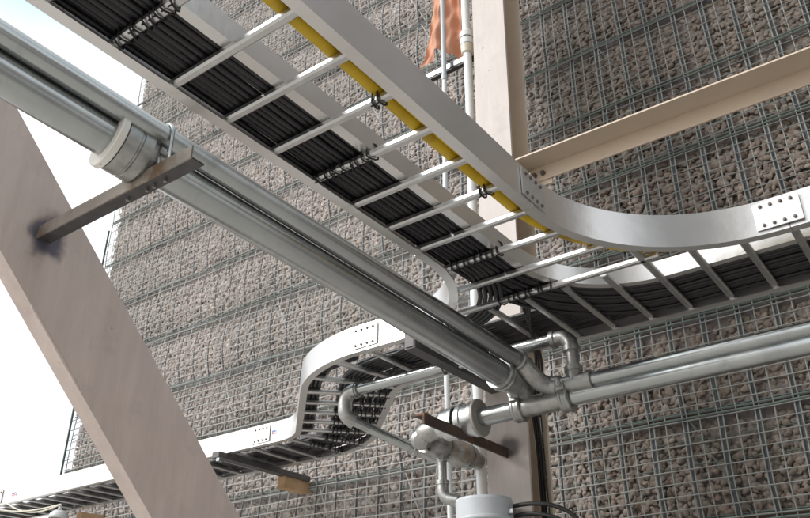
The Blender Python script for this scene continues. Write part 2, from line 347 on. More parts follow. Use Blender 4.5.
# sloping stiffening wires seen behind the facing grid
for kx in range(-4,60):
    for row in range(0,15):
        x0=XL+kx*.137; za=Z0+row*ROW
        if x0<XL or x0+.14>XR or za>ztop(x0) or za<.2: continue
        if random.random()<(.30 if x0<-1.7 else .04):
            s_=1 if (kx+row)%2 else -1
            xa,xb=(x0,x0+.17) if s_>0 else (x0+.17,x0)
            (fm if x0<-1.7 else bm_).tube([(xa,YW-.012+bulge(xa,za+.02),za+.01),((xa+xb)/2,YW-.014+bulge(xa,za+.2),za+.2),(xb,YW-.012+bulge(xb,za+.38),za+.39)],.0026,4,caps=False,smooth=False)
jm.build('gap_shade_strip','joint',wall); lg.build('soil_ledge','soil',wall); fm.build('wire_mesh','wire',wall); bm_.build('rear_wire','wiregreen',wall); sm_.build('seam_wire','wiregreen',wall)
ep=MB(); ep.tube([(-5.25,YW-.012,-.25),(-5.25,YW-.012,1.6),(-5.245,YW-.012,3.3)],.0075,6)
for i in range(48): 
    z=-.2+i*.0713; ep.tube([(-5.25,YW-.012,z),(-5.16,YW-.010,z+.004)],.0026,4,caps=False)
ep.build('edge_post','post',wall)

# ------------------------------------------------------------------ steel column, beam, brace
CX0,CX1,CY0,CY1=-1.408,-1.248,2.4,2.56; CZ0,CZ1=-EYE/S,5.2
c=thing('steel_column','tall beige painted steel column standing against the rock wall','column',((CX0+CX1)/2,2.48,CZ0))
def lean(mb): mb.v=[(x+.022*(z-.62),y,z) for x,y,z in mb.v]; return mb
b=MB(); b.box((CX0,CY0,CZ0),(CX1,CY0+.012,CZ1)); lean(b).build('front_flange','colpaint',c)
b=MB(); b.box((-1.333,CY0+.012,CZ0),(-1.325,CY1-.012,CZ1)); lean(b).build('web','beampaint',c)
b=MB(); b.box((CX0,CY1-.012,CZ0),(CX1,CY1,CZ1)); lean(b).build('rear_flange','beampaint',c)
b=MB(); b.box((CX0-.06,CY0-.06,CZ0),(CX1+.06,CY1+.06,CZ0+.018)); b.build('base_plate','colpaint',c)

K9=.923
bt=thing('steel_beam','tan steel angle beam sloping past the wall from the column to the upper right','beam',(-.4,2.7,1.97))
b=MB(); zl=lambda x:2.031-(x+1.35)*.014
def skew(mb): mb.v=[(x*K9,y*K9,(z-(x+1.35)*.014)*K9) for x,y,z in mb.v]; return mb
b.box((-1.352,2.604,2.031),(1.6,2.722,2.038)); skew(b).build('top_leg','beampaint',bt)
b=MB(); b.box((-1.30,2.715,1.962),(1.6,2.722,2.031)); skew(b).build('side_leg','beampaint',bt)
b=MB(); b.box((-1.434,2.7225,1.94),(-1.20,2.729,2.05)); skew(b).build('gusset_plate','beampaint',bt)
for x in (-1.275,-1.235):
    b=MB(); b.lathe((x,2.714,1.995),(x,2.6,1.995),[(0,0.0),(0,.0125),(.011,.0115),(.011,0)],6,False); b.lathe((x,2.704,1.995),(x,2.6,1.995),[(0,.006),(.006,.006),(.007,0)],10); skew(b).build('bolt','bolt',bt)

br=thing('diagonal_brace','wide mauve grey steel brace running diagonally down the left side in front of the sky','brace',(-1.52,1.8,-EYE/S))
def brace_pt(y,off): return (y, off-y)     # lines y+z = off
KB=1.075
def slab(mb,x0,x1,o0,o1,ya,yb):
    v=[]
    for x in (x0,x1):
        for (yy) in (ya,yb):
            for o in (o0,o1):
                c_=yy*2-1.6     # along-brace parameter: y - z
                Y=(o+c_)/2; Z=(o-c_)/2; v.append((x*KB,Y*KB,Z*KB))
    mb.add(v,[(0,1,3,2),(4,6,7,5),(0,4,5,1),(2,3,7,6),(0,2,6,4),(1,5,7,3)])
ya,yb=-.5,2.56
b=MB(); slab(b,-1.508,-1.5,1.462,1.752,ya,yb); b.build('web','braceP',br)
b=MB(); slab(b,-1.548,-1.508,1.462,1.472,ya,yb); b.build('lower_flange','braceP',br)
b=MB(); slab(b,-1.548,-1.508,1.742,1.752,ya,yb); b.build('upper_flange','beampaint',br)
# lumpy weld seam along the lower edge
pts=[]; rr_=[]
for i in range(170):
    p=.30+i*.006; c_=p*2-1.6; Y=(1.463+c_)/2; Z=(1.463-c_)/2
    pts.append((-1.5*KB-.001,Y*KB,Z*KB)); k_=math.sin(i*.11)*math.sin(i*.037+1)
    rr_.append(.0012+(.0035*random.uniform(.4,1) if k_>.25 else 0))
b=MB(); b.tube(pts,rr_,6); b.build('weld_bead','braceP',br)

# ------------------------------------------------------------------ cable ladder (one bolted assembly)
ZT=1.0; H=.095; TK=.0045; FW=.026
tray=thing('cable_ladder','aluminium cable ladder that branches with curved side rails below the rock wall','cable ladder',(-.9,1.5,1.0))
def cprof(sgn,z0=ZT,h=H,w=FW,t=TK):
    p=[(0,z0),(w,z0),(w,z0+t*.9),(t,z0+t*.9),(t,z0+h-t*.9),(w,z0+h-t*.9),(w,z0+h),(0,z0+h)]
    return [(n*sgn,z) for n,z in p]
def rail(path,sgn,label=None):
    b=MB(); b.sweep(path,cprof(sgn)); o=b.build('side_rail','alu',tray,smooth_all=True)
    if label: o['label']=label
XLW,XRW,YN,YF=-1.066,-.704,1.93,2.291
# right rail: travels +y then arcs to +x ; inside is to the left (n>0)
RR=.44; cR=(XRW+RR,YN-RR)
def sline(a,b,n=8): return [(a[0]+(b[0]-a[0])*i/n,a[1]+(b[1]-a[1])*i/n) for i in range(n+1)]
rail(sline((XRW,-.35),(XRW,cR[1]-.02)),1)
arcR=arc(cR[0],cR[1],RR,180,90,26)
rail([(XRW,cR[1]-.018)]+arcR+[(cR[0]+.02,YN)],1,'right hand side rail bending round to the right in a wide shiny arc')
rail(sline((cR[0]+.022,YN),(1.5,YN)),1)
RL=.38; cL=(XLW-RL,YN-RL)
rail(sline((XLW,-.35),(XLW,cL[1]-.05)),-1)
arcL=arc(cL[0],cL[1],RL,0,90,24)
rail([(XLW,cL[1]-.048)]+arcL+[(-1.55,YN)],-1)
# left branch with the double 45 degree bend
def jog(off):
    """path parallel to the left branch centre line; off>0 = towards the viewer"""
    R1=.42+off; R2=.42-off
    c1=(-1.6,2.11-off+R1); c2=(-2.568,2.73-off-R2)
    p=[(x,y) for x,y in sline((-1.552,2.11-off),(-1.6,2.11-off),2)]
    p+=arc(c1[0],c1[1],R1,270,225,14)[1:]
    q=arc(c2[0],c2[1],R2,45,90,14)
    p+=sline(p[-1],q[0],6)[1:]
    p+=q[1:]
    return p
nj=jog(.18); fj=jog(-.18)
k1=[i for i,p in enumerate(nj) if p[0]<-2.6]
rail(nj+[(-2.62,2.55)],-1,'near side rail of the double bend')
rail(sline((-2.622,2.55),(-6.6,2.55),10),-1)
rail(sline((1.5,YF),(-1.55,YF),20),1)
rail(fj+[(-2.62,2.91)],1)
rail(sline((-2.622,2.91),(-6.6,2.91),10),1)
def rung(p,q,th=0.):
    b=MB(); a=Vector((p[0],p[1],0)); c_=Vector((q[0],q[1],0)); d=(c_-a).normalized(); n=Vector((-d.y,d.x,0))
    w,h=.0095,.0165; z0=ZT+.0042
    sec=[(-w,z0+.004),(-w*.55,z0),(w*.55,z0),(w,z0+.004),(w,z0+h-.004),(w*.6,z0+h),(-w*.6,z0+h),(-w,z0+h-.004)]
    va=[a+n*u+Vector((0,0,z)) for u,z in sec]; vb=[c_+n*u+Vector((0,0,z)) for u,z in sec]; k=8
    b.add(va+vb,[(i,(i+1)%k,k+(i+1)%k,k+i) for i in range(k)]); b.add(va,[tuple(range(k))[::-1]]); b.add(vb,[tuple(range(k))])
    b.build('rung','rungm',tray)
def xr(y): return XRW-.005 if y<cR[1] else cR[0]-math.sqrt(max(RR**2-(y-cR[1])**2,0))-.004
def xl(y): return XLW+.005 if y<cL[1] else cL[0]+math.sqrt(max(RL**2-(y-cL[1])**2,0))+.004
RY=[.699+.133*k for k in range(-7,9)]+[1.896]
for y in RY: rung((xl(y-.013),y),(xr(y-.013) if y<1.89 else -.56,y))
for k in range(-3,20):
    x=-.846+.121*k
    if x>1.4: continue
    y0 = 1.915 if x<-.62 else (cR[1]+math.sqrt(max(RR**2-(x-cR[0])**2,0))+.013 if x<cR[0] else YN+.004)
    if x<-1.1: y0=1.935 if x<-1.3 else 1.905
    rung((x,y0),(x,YF-.004))
for x in (-1.335,-1.46): rung((x,YN+.004),(x,YF-.004))
def at(path,s):
    for a,b_ in zip(path[:-1],path[1:]):
        d=math.dist(a,b_)
        if s<=d: return (a[0]+(b_[0]-a[0])*s/d,a[1]+(b_[1]-a[1])*s/d),((b_[0]-a[0])/d,(b_[1]-a[1])/d)
        s-=d
    return path[-1],(-1,0)
cj=jog(0)+[(-6.6,2.73)]
s=.03; jog_rungs=[]
while s<5.0:
    (x,y),(tx,ty)=at(cj,s); nx,ny=ty,-tx        # viewer side
    nx,ny=(nx,ny) if ny<0 else (-nx,-ny)
    rung((x+nx*.176,y+ny*.176),(x-nx*.176,y-ny*.176)); jog_rungs.append((x,y,nx,ny)); s+=.128 if s<1.1 else .133
# cable divider strip following the right hand bend
RD=.30; dx0=-.885; yD=2.045; cD=(dx0+RD,yD-RD)
dpath=sline((dx0,-.3),(dx0,cD[1]),14)+arc(cD[0],cD[1],RD,180,90,20)[1:]+sline((cD[0],yD),(1.5,yD),8)[1:]
b=MB(); t=.003; z0=ZT+.0215
b.sweep(dpath,[(0,z0),(.024,z0),(.024,z0+t),(t,z0+t),(t,z0+.052),(0,z0+.052)]); b.build('divider_strip','alu',tray,smooth_all=True)
# splice plates with bolt heads
def splice(p,t,n,zc=ZT+H/2,w=.11,h=.074,bolts=4):
    """p on the outer web face, t tangent, n outward normal"""
    p=Vector((p[0],p[1],0)); t=Vector((t[0],t[1],0)).normalized(); n=Vector((n[0],n[1],0)).normalized()
    b=MB(); q=p+n*.0012
    vs=[]
    for dn in (0,.0035):
        for (u,v) in ((-1,-1),(1,-1),(1,1),(-1,1)): vs.append(q+n*dn+t*(u*w/2)+Vector((0,0,zc+v*h/2)))
    b.add(vs,[(0,3,2,1),(4,5,6,7),(0,1,5,4),(1,2,6,5),(2,3,7,6),(3,0,4,7)]); sp=b.build('splice_plate','plate',tray)
    for i in range(bolts):
        for v in (-1,1):
            c0=q+n*.0035+t*((i-(bolts-1)/2)*w*.22)+Vector((0,0,zc+v*h*.36)); 
            b=MB(); b.lathe(c0,c0+n,[(0,.0046),(.003,.0044),(.0042,.002),(.0042,0)],10); b.build('bolt','bolt',sp)
    return sp
splice((-.262,YN-.0035),(1,-.01),(0,-1)); splice((XRW,1.475),(0,1),(1,0)); splice((-1.575,YN),(1,0),(0,-1)); splice((-2.68,2.55),(1,0),(0,-1)); splice((-4.9,2.55),(1,0),(0,-1))
def sticker(x,y,w=.03):
    b=MB(); b.add([(x-w/2,y,ZT+.035),(x+w/2,y,ZT+.035),(x+w/2,y,ZT+.058),(x-w/2,y,ZT+.058)],[(0,1,2,3)]); o=b.build('sticker','white',tray)
    b=MB(); b.add([(x-w*.4,y-.0006,ZT+.038),(x+w*.4,y-.0006,ZT+.038),(x+w*.4,y-.0006,ZT+.043),(x-w*.4,y-.0006,ZT+.043)],[(0,1,2,3)]); b.build('red_stripe','sticker',o)
    b=MB()
    for i in range(3): 
        xa=x-w*.38+i*w*.27; b.add([(xa,y-.0006,ZT+.046),(xa+w*.2,y-.0006,ZT+.046),(xa+w*.2,y-.0006,ZT+.055),(xa,y-.0006,ZT+.055)],[(0,1,2,3)])
    b.build('blue_mark','stickerb',o)
sticker(-2.60,2.5485); sticker(-4.72,2.5485,.05)
# support struts under the ladder
st=thing('support_strut','dark steel strut running under the curved ladder to the beige column','strut',(-1.40,2.2,.95))
b=MB(); b.box((-1.375,1.88,.935),(-1.335,2.399,.998)); b.box((-1.371,1.876,.940),(-1.339,1.88,.994)); b.build('channel','dstrut',st)
st=thing('support_strut','grey steel strut crossing under the lower left run of the ladder','strut',(-2.92,2.7,.95))
b=MB(); b.box((-2.945,2.50,.972),(-2.90,3.13,.998)); b.build('channel','dstrut',st)
b=MB(); b.box((-2.92,2.505,.955),(-2.90,2.535,.972)); b.build('clip','galv',st)
def tanblock(x,lab):
    t_=thing('wall_bracket',lab,'bracket',(x,3.0,.9)); kx=.5
    b=MB(); b.box((x-.026,2.96,.925),(x+.026,2.975,.997)); b.build('face_plate','wood',t_)
    b=MB(); b.box((x+.018,2.975,.925),(x+.026,3.14,.997)); b.build('side_plate','wood',t_)
    b=MB(); b.box((x-.026,2.955,.915),(x+.028,3.14,.925)); b.build('bottom_plate','wood',t_)
tanblock(-2.94,'small tan bracket on the rock wall below the middle of the ladder')
tanblock(-4.66,'orange brown bracket at the lower left below the ladder')

# ------------------------------------------------------------------ cables
CR=.0072; zc=ZT+.0215+CR
def cable(path,r,label,group,mat='cable',name='power_cable',n=7):
    b=MB(); b.tube(path,r,n,caps=True); o=b.build(name,mat); tag(o,label,'cable',group); return o
NA=11
for i in range(NA):           # main run turning right behind the divider
    x=-.898-.0142*i-(.001*i); y=yD+.018+.0196*i+.004; r=.312+.014*i
    lay = 0 if i%3 else .004
    cx,cy=x+r,y-r
    p=[(x+.0018*math.sin(k*1.1+i),yy,zc+lay) for k,yy in enumerate([-.3+.11*j for j in range(int((cy+.3)/.11))])]+[(a,b_,zc+lay) for a,b_ in arc(cx,cy,r,180,90,12)]+[(cx+.02+.12*j,y+.002*math.sin(j+i),zc+lay) for j in range(1,int((1.4-cx)/.12))]
    cable(p,CR,'black cable in the flat bundle that turns right with the ladder','black cables laid side by side in the cable ladder')
for i in range(10):           # upper layer of the main run
    x=-.898-.0152*i-.0076; y=yD+.022+.0196*i+.012; r=.32+.014*i; cx,cy=x+r,y-r
    p=[(x+.003*math.sin(k*.9+i*2),yy,zc+.0125) for k,yy in enumerate([-.3+.11*j for j in range(int((cy+.3)/.11))])]+[(a,b_,zc+.0125) for a,b_ in arc(cx,cy,r,180,90,12)]+[(cx+.02+.12*j,y+.003*math.sin(j+i),zc+.0125) for j in range(1,int((1.4-cx)/.12))]
    cable(p,CR*random.choice((.8,1,1.15)),'black cable in the flat bundle that turns right with the ladder','black cables laid side by side in the cable ladder','cable' if i%4 else 'cablebrown')
for i in range(14):            # second layer, run straight along the ladder from the right end to the lower left
    off=-.166+.0148*i          # lane offset (towards viewer positive)
    y0=2.11-off
    p=[(1.4-.13*j,y0+.003*math.sin(j*.8+i*1.7),zc+.0155+.001*math.sin(j+i)) for j in range(int(2.85/.13))]
    p=[q for q in p if q[0]>-1.5]
    jj=jog(off)
    for k,(a,b_) in enumerate(jj[2:]): p.append((a+random.uniform(-.003,.003),b_+random.uniform(-.003,.003),zc+.003+.0125*abs(math.sin(i*1.3))))
    p+=[(-2.7-.14*j,2.73-off*1.0+.004*math.sin(j*1.2+i),zc+.003+.002*math.sin(j*.7+i)) for j in range(27)]
    cable(p,CR,'black cable running straight along the wall side of the ladder','black cables running the length of the wall side ladder','cable' if i%3 else 'cablebrown')
for i in range(5):            # cables leaving the main run to the left, around the inside bend
    x=XLW+.034+.014*i; r=.30+.014*i-.0; cx=x-r; y=1.99+.016*i; cy=y-r
    p=[(x,yy,zc+.002) for yy in [-.3+.15*j for j in range(int((cy+.3)/.15))]]+[(a,b_,zc+.002-.012*math.sin(math.pi*k/14)) for k,(a,b_) in enumerate(arc(cx,cy,r,0,90,14))]
    off=.03-.018*i
    jj=jog(off)
    p+=[(cx-.08,(y+2.11-off)/2,zc+.004)]+[(a+random.uniform(-.002,.002),b_,zc+.002) for a,b_ in jj]
    p+=[(-2.7-.14*j,2.73-off+.02+.004*math.sin(j+i),zc+.002) for j in range(27)]
    cable(p,CR,'black cable leaving the main bundle round the left hand bend','black cables bending left out of the main bundle')
for i in range(3):            # close to the near rail in the double bend only
    off=.142-.016*i; jj=jog(off)[10:]
    p=[(a,b_,zc+.002) for a,b_ in jj]
    lead=[(-1.93+.0*i,2.20,zc+.02),(-1.99,2.21,zc+.01)]
    p=[(p[0][0]+.10,p[0][1]-.03+.06,zc+.03)]+p
    p+=[(-2.7-.14*j,2.73-off*.8+.003*math.sin(j+i),zc+.002) for j in range(27)]
    cable(p,CR*1.15,'black cable close to the near rail in the double bend','black cables beside the near rail of the double bend')
# yellow cables
for i,(x,r_,lab) in enumerate(((-.766,.0155,'thick yellow cable running beside the right rail, rightmost edge dark'),(-.742,.0085,'thin yellow cable squeezed between the thick yellow cable and the rail'))):
    RY_=RR+(XRW-x)*1.0; cx,cy=cR
    p=[(x+.0025*math.sin(j*.9),-.3+.12*j,ZT+.021+r_) for j in range(int((cy+.3)/.12))]+[(a,b_,ZT+.021+r_) for a,b_ in arc(cx,cy,RY_,180,90,16)]+[(cx+.12*j,cy+RY_+.016*min(1,j/2),ZT+.021+r_) for j in range(1,15)]
    b=MB(); b.tube(p,r_,12); tag(b.build('yellow_cable','yellow'),['thick yellow cable following the right side rail of the ladder','thin yellow cable between the thick yellow one and the side rail'][i],'cable')
# loose cables dropping into the column recess
for i in range(3):
    x=-1.246-.009*i
    p=[(-1.02+.01*i,2.0,zc-.0),(-1.07,2.14,ZT+.01),(-1.11-.01*i,2.28,ZT-.01),(-1.17-.012*i,2.40,ZT-.05),(x+.01,2.46,ZT-.12),(x,2.50,ZT-.22),(x-.012,2.528,ZT-.34),(x-.014,2.530,ZT-.6),(x-.014,2.530,-.2),(x-.014,2.530,-.9)]
    q=[]
    for a_,b_ in zip(p[:-1],p[1:]):
        for t_ in (0,.34,.67): q.append(tuple(Vector(a_).lerp(Vector(b_),t_)))
    q.append(p[-1])
    for _ in range(2): q=[q[0]]+[tuple((Vector(q[k-1])+Vector(q[k])*2+Vector(q[k+1]))/4) for k in range(1,len(q)-1)]+[q[-1]]
    cable(q,.0045,'black cable dropping from the ladder into the side of the beige column','black cables dropping down the column recess','black')
bk=thing('wire_basket','narrow galvanised wire basket fixed upright inside the column recess','wire basket',(-1.28,2.52,-.9))
b=MB()
for x,y in ((-1.284,2.525),(-1.270,2.530),(-1.256,2.525)): b.tube([(x,y,-.9),(x,y,.86)],.0017,5)
b.build('upright_wire','wire',bk)
b=MB()
for i in range(34): b.tube([(-1.288,2.524,-.85+.05*i),(-1.270,2.531,-.85+.05*i),(-1.252,2.524,-.85+.05*i)],.0017,4)
b.build('cross_wire','wire',bk)
b=MB(); b.box((-1.286,2.5365,-.9),(-1.256,2.5385,.9)); b.build('back_strip','black',bk)

# cable ties
GT='black cable ties wrapped round rungs'
def tie(x,y,ang,label,hw=.0125,ztop=ZT+.040,rr=.0022,tail=True,skew=.006):
    b=MB(); c_,s_=math.cos(ang),math.sin(ang); pts=[]
    sk=random.uniform(-skew,skew)
    for (u,z) in ((-hw,ZT+.004),(-hw*.5,ZT+.0005),(hw*.5,ZT+.0005),(hw,ZT+.004),(hw*1.05,ztop-.008),(hw*.5,ztop),(-hw*.5,ztop),(-hw*1.05,ztop-.008)):
        pts.append((x+c_*sk*u/hw-s_*u, y+s_*sk*u/hw+c_*u, z))
    b.tube(pts,rr,5,close=True)
    if tail: b.tube([pts[1],(pts[1][0]+random.uniform(-.003,.003),pts[1][1]-.003,pts[1][2]-.004),(pts[1][0]+random.uniform(-.006,.006),pts[1][1]-.005,pts[1][2]-random.uniform(.002,.009))],rr*.7,4)
    return tag(b.build('cable_tie','tie'),label,'cable tie',GT)
for y,nm,xs in ((.566,'top left',[-1.03+.0185*i for i in range(9)]),(1.098,'middle',[-1.035+.0185*i for i in range(9)]),(1.63,'lower',[-1.03+.018*i for i in range(9)]),(1.896,'lowest',[-1.03+.0195*i for i in range(9)])):
    for x in xs: tie(x+random.uniform(-.003,.003),y,0,{'top left':'black cable tie on the tied rung nearest the top left corner','middle':'black cable tie on the tied rung in the middle of the sloping ladder','lower':'black cable tie on the tied rung just above the left bend','lowest':'black cable tie on the last sloping rung before the right branch'}[nm])
for y,lab in ((.965,'black cable tie holding the yellow cable, the upper pair'),(1.364,'black cable tie holding the yellow cable, the lower pair')):
    for dx in (-.006,.010): tie(-.768+dx,y,0,lab,hw=.0125,ztop=ZT+.054,rr=.0024,skew=.006)
for k,(x,y,nx,ny) in enumerate(jog_rungs[3:10]):
    a=math.atan2(ny,nx)
    for i in range(10):
        o=-.160+.0205*i
        if k<2 and i>6: continue
        tie(x+nx*o,y+ny*o,a,'black cable tie on a rung of the double bend, one of the dense rows',rr=.0026,tail=False,hw=.0115,skew=.008)

# ------------------------------------------------------------------ pipework
def pipe_arc(a,corner,b_,r,n=8):
    """rounded corner points between a->corner->b"""
    a,corner,b_=Vector(a),Vector(corner),Vector(b_); d1=(a-corner).normalized(); d2=(b_-corner).normalized()
    p0=corner+d1*r; p2=corner+d2*r; out=[]
    for i in range(n+1):
        t=i/n; out.append(tuple(p0*(1-t)**2+corner*2*t*(1-t)+p2*t**2))
    return out
# large and small sloping pipes
PLe=Vector((-1.101,2.13,.821)); PLn=Vector((-1.298,.5,1.025)); PLd=(PLn-PLe).normalized()
def PL(t): return PLe+PLd*t
pl=thing('galvanised_pipe','large galvanised pipe with a thick flanged joint, sloping down from the upper left','pipe',tuple(PL(1)))
TF=1.435
b=MB(); b.tube([PL(2.5),PL(TF-.004)],.040,40); b.build('near_section','galv',pl)
b=MB(); b.tube([PL(TF-.10),PL(.03)],.0385,40); b.build('far_section','galv',pl)
j=MB(); a_=PL(TF); d_=PL(TF-.3)
j.lathe(a_,d_,[(0,.040),(0,.0625),(.002,.0645),(.014,.0645),(.016,.0625),(.016,.055)],56); fl=j.build('flange','cream',pl)
j=MB(); a_=PL(TF-.019); j.lathe(a_,d_,[(0,.03),(0,.060),(.028,.060),(.030,.057),(.034,.057),(.036,.060),(.058,.060),(.060,.053),(.070,.052),(.078,.046),(.094,.0445),(.096,.038)],56); j.build('coupling_body','galvd',pl)
for k in range(6):
    a=math.radians(k*60+20); u=PLd.orthogonal().normalized(); w=PLd.cross(u)
    c0=PL(TF-.092)+(u*math.cos(a)+w*math.sin(a))*.052; b=MB(); b.lathe(c0,c0-PLd*.5,[(0,0),(0,.0075),(.012,.0075),(.012,.004),(.022,.004),(.022,0)],6,False); b.build('bolt','zincbolt',pl)
b=MB(); u=Vector((0,0,-1)); b.tube([PL(TF+.001)+u*.040,PL(TF+.001)+u*.066],.0014,5); b.build('joint_line','black',pl)

PRo=Vector((.048,0,.043))
ps=thing('galvanised_pipe','thinner galvanised pipe lying against the upper side of the large sloping pipe','pipe',tuple(PL(1)+PRo))
PR=lambda t: PL(t)+PRo
b=MB(); b.tube([PR(2.5),PR(.06)],.0245,32); b.build('section','galv',ps)

b=MB(); b.lathe(PR(.115),PR(-.2),[(0,.0245),(0,.0325),(.006,.0345),(.014,.0345),(.020,.0325),(.020,.0275)],32); b.build('ribbed_coupling','galvd',ps)
b=MB(); b.lathe(PL(.135),PL(-.2),[(0,.0385),(0,.0465),(.006,.0485),(.011,.0485),(.014,.0460),(.020,.0460),(.023,.0485),(.028,.0485),(.034,.0460),(.034,.0395)],40); b.build('ribbed_coupling','galvd',pl)
ra=thing('galvanised_pipe','upper of the two level pipes running to the right edge, with a riser and elbow','pipe',(-.2,2.15,.8))
PaY=2.13; pa0=(-1.0,PaY,.806); pa1=(1.5,PaY,.826)
b=MB(); b.tube([(-.90,PaY,.8068),pa1],.0195,28); b.build('section','galv',ra)
tx=-.936
b=MB(); b.tube([(-.995,PaY,.806),(-.885,PaY,.8068)],.0245,24); b.lathe((-.895,PaY,.8067),(-.8,PaY,.8067),[(0,.0245),(0,.0285),(.014,.0285),(.014,.019)],24); b.lathe((-.990,PaY,.806),(-.9,PaY,.806),[(0,.019),(0,.0285),(.014,.0285),(.014,.0245)],24)
b.tube([(tx,PaY,.806),(tx,PaY,.848)],.0235,24); b.lathe((tx,PaY,.842),(tx,PaY,.9),[(0,.0235),(0,.0275),(.014,.0275),(.014,.018)],24); b.build('tee_fitting','galvd',ra)
b=MB(); b.tube([(tx,PaY,.84),(tx,PaY,.925)],.0185,24); b.build('riser','galvd',ra)
el=pipe_arc((tx,PaY,.90),(tx,PaY,.957),(-1.1,PaY,.957),.042)
b=MB(); b.tube([(tx,PaY,.908)]+el+[(-.992,PaY,.957)],.0235,24); b.lathe((tx,PaY,.905),(tx,PaY,1),[(0,.018),(0,.0275),(.014,.0275),(.014,.0235)],24); b.lathe((-.998,PaY,.957),(-.9,PaY,.957),[(0,.018),(0,.0275),(.014,.0275),(.014,.0235)],24); b.build('elbow','galvd',ra)
# elbow that takes the thinner sloping pipe into the tee
b=MB(); q=pipe_arc(PR(.2),Vector((-1.03,2.13,.812)),(-.9,PaY,.806),.04); b.tube([tuple(PR(.10))]+q+[(-.985,PaY,.806)],.0275,24); b.build('side_elbow','galvd',ps)

lp=thing('galvanised_pipe','small galvanised pipe looping under the ladder between two elbows','pipe',(-1.4,2.13,.95))
L0=(-1.0,PaY,.957); LC=(-1.845,2.13,.957); LE=(-1.595,2.42,.728)
b=MB(); b.tube([L0,(-1.77,PaY,.957)],.0188,24); b.build('level_section','galv',lp)
el=pipe_arc((-1.7,PaY,.957),(-1.824,PaY,.957),(-1.824,PaY,.88),.046,9)+pipe_arc((-1.824,PaY,.95),(-1.824,PaY,.868),LE,.030,7)[1:]
b=MB(); b.tube([(-1.760,PaY,.957)]+el,.0255,24)
b.lathe((-1.780,PaY,.957),(-1.6,PaY,.957),[(0,.0245),(0,.0285),(.012,.0285),(.012,.018)],24)
e1=Vector(el[-1]); dd=(Vector(LE)-e1).normalized(); b.lathe(e1-dd*.004,e1+dd,[(0,.0245),(0,.0280),(.012,.0280),(.012,.018)],24); b.build('elbow','galvd',lp)
b=MB(); b.tube([e1,LE],.0175,20); b.build('sloping_section','galv',lp)
u0=e1.lerp(Vector(LE),.62); b=MB(); b.lathe(u0,u0+dd,[(0,.0175),(0,.023),(.016,.023),(.018,.026),(.030,.026),(.032,.021),(.045,.021),(.045,.0175)],10,False); b.build('union_fitting','galvd',lp)
hk=thing('pipe_hanger','thin wire hanger holding the small looping pipe near the tray strut','pipe hanger',(-1.40,2.13,.94))
b=MB(); x=-1.395; ring=[(x+.002*math.sin(a),PaY+.022*math.cos(a),.957+.022*math.sin(a)) for a in [math.radians(-160+k*20) for k in range(14)]]
ring=[(x,PaY-.0215,.99)]+[(x,PaY+.0215*math.cos(math.radians(a)),.957+.0215*math.sin(math.radians(a))) for a in range(180,361,20)]+[(x,PaY+.0215,.99)]
b.tube(ring,.0032,6); b.build('strap','galv',hk)

PbY=2.15
rb=thing('galvanised_pipe','lower and thicker level pipe from the flanged valve to the right edge, with bolted clamps','pipe',(-.6,2.15,.77))
zb=lambda x:.772+(x+1.0)*.012
b=MB(); b.tube([(-1.28,PbY,zb(-1.28)),(-1.14,PbY,zb(-1.14))],.0285,32); b.build('left_section','galv',rb)
b=MB(); b.tube([(-.97,PbY,zb(-.97)),(1.5,PbY,zb(1.5)-.008)],.0262,32); b.build('right_section','galv',rb)
b=MB(); b.tube([(-1.15,PbY,zb(-1.15)),(-.96,PbY,zb(-.96))],.0315,32)
nrm=-PLd; b.lathe(PL(.11),PL(-.06),[(0,.0395),(0,.0425),(.020,.0425),(.022,.040),(.11,.036)],32); b.build('tee_body','galvd',rb)
def clamp(x,lab):
    b=MB(); b.lathe((x-.016,PbY,zb(x)),(x+1,PbY,zb(x)),[(0,.030),(0,.040),(.004,.0425),(.009,.0425),(.012,.0405),(.020,.0405),(.023,.0425),(.028,.0425),(.032,.040),(.032,.030)],32)
    o=b.build('pipe_clamp','galvd',rb)
    for sgn in (1,-1):
        zz=zb(x)+sgn*.0; yy=PbY
        b=MB(); a=math.radians(215 if sgn>0 else 20); cy,cz=yy+.047*math.cos(a)*1, zb(x)+.047*math.sin(a)*-1 if sgn>0 else zb(x)+.047*math.sin(a)
        b.box((x-.013,cy-.010,cz-.013),(x+.013,cy+.010,cz+.013),.004); b.build('lug','galvd',o)
        b=MB(); b.lathe((x,cy-.01,cz+.004),(x,cy-1,cz+.004),[(0,0),(0,.0085),(.010,.0085),(.010,.0045),(.018,.0045),(.018,0)],6,False); b.build('bolt','zincbolt',o)
clamp(-1.135,''); clamp(-.975,'')

# flanged valve assembly
va=thing('valve_assembly','bright round flange joint and cast valve bodies beside the column','valve',(-1.4,2.2,.7))
ax=lambda x:(x,PbY,zb(x))
b=MB(); b.lathe(ax(-1.272),ax(-1.6),[(0,.0285),(0,.058),(.002,.0605),(.010,.0605),(.012,.058),(.012,.03)],48); b.build('gasket_ring','washer',va)
b=MB(); b.lathe(ax(-1.2845),ax(-1.6),[(0,.058),(.012,.0585),(.014,.0535),(.040,.0535),(.044,.0575),(.058,.0575),(.060,.050),(.066,.050)],48); b.build('flange_drum','drum',va)
b=MB(); b.lathe(ax(-1.350),ax(-1.6),[(0,.048),(.010,.048)],40); b.build('seal','black',va)
b=MB(); b.lathe(ax(-1.3595),ax(-1.6),[(0,.049),(0,.0555),(.012,.0555),(.014,.052),(.045,.052),(.048,.045),(.075,.036),(.085,.034)],48); b.build('rear_drum','drum',va)
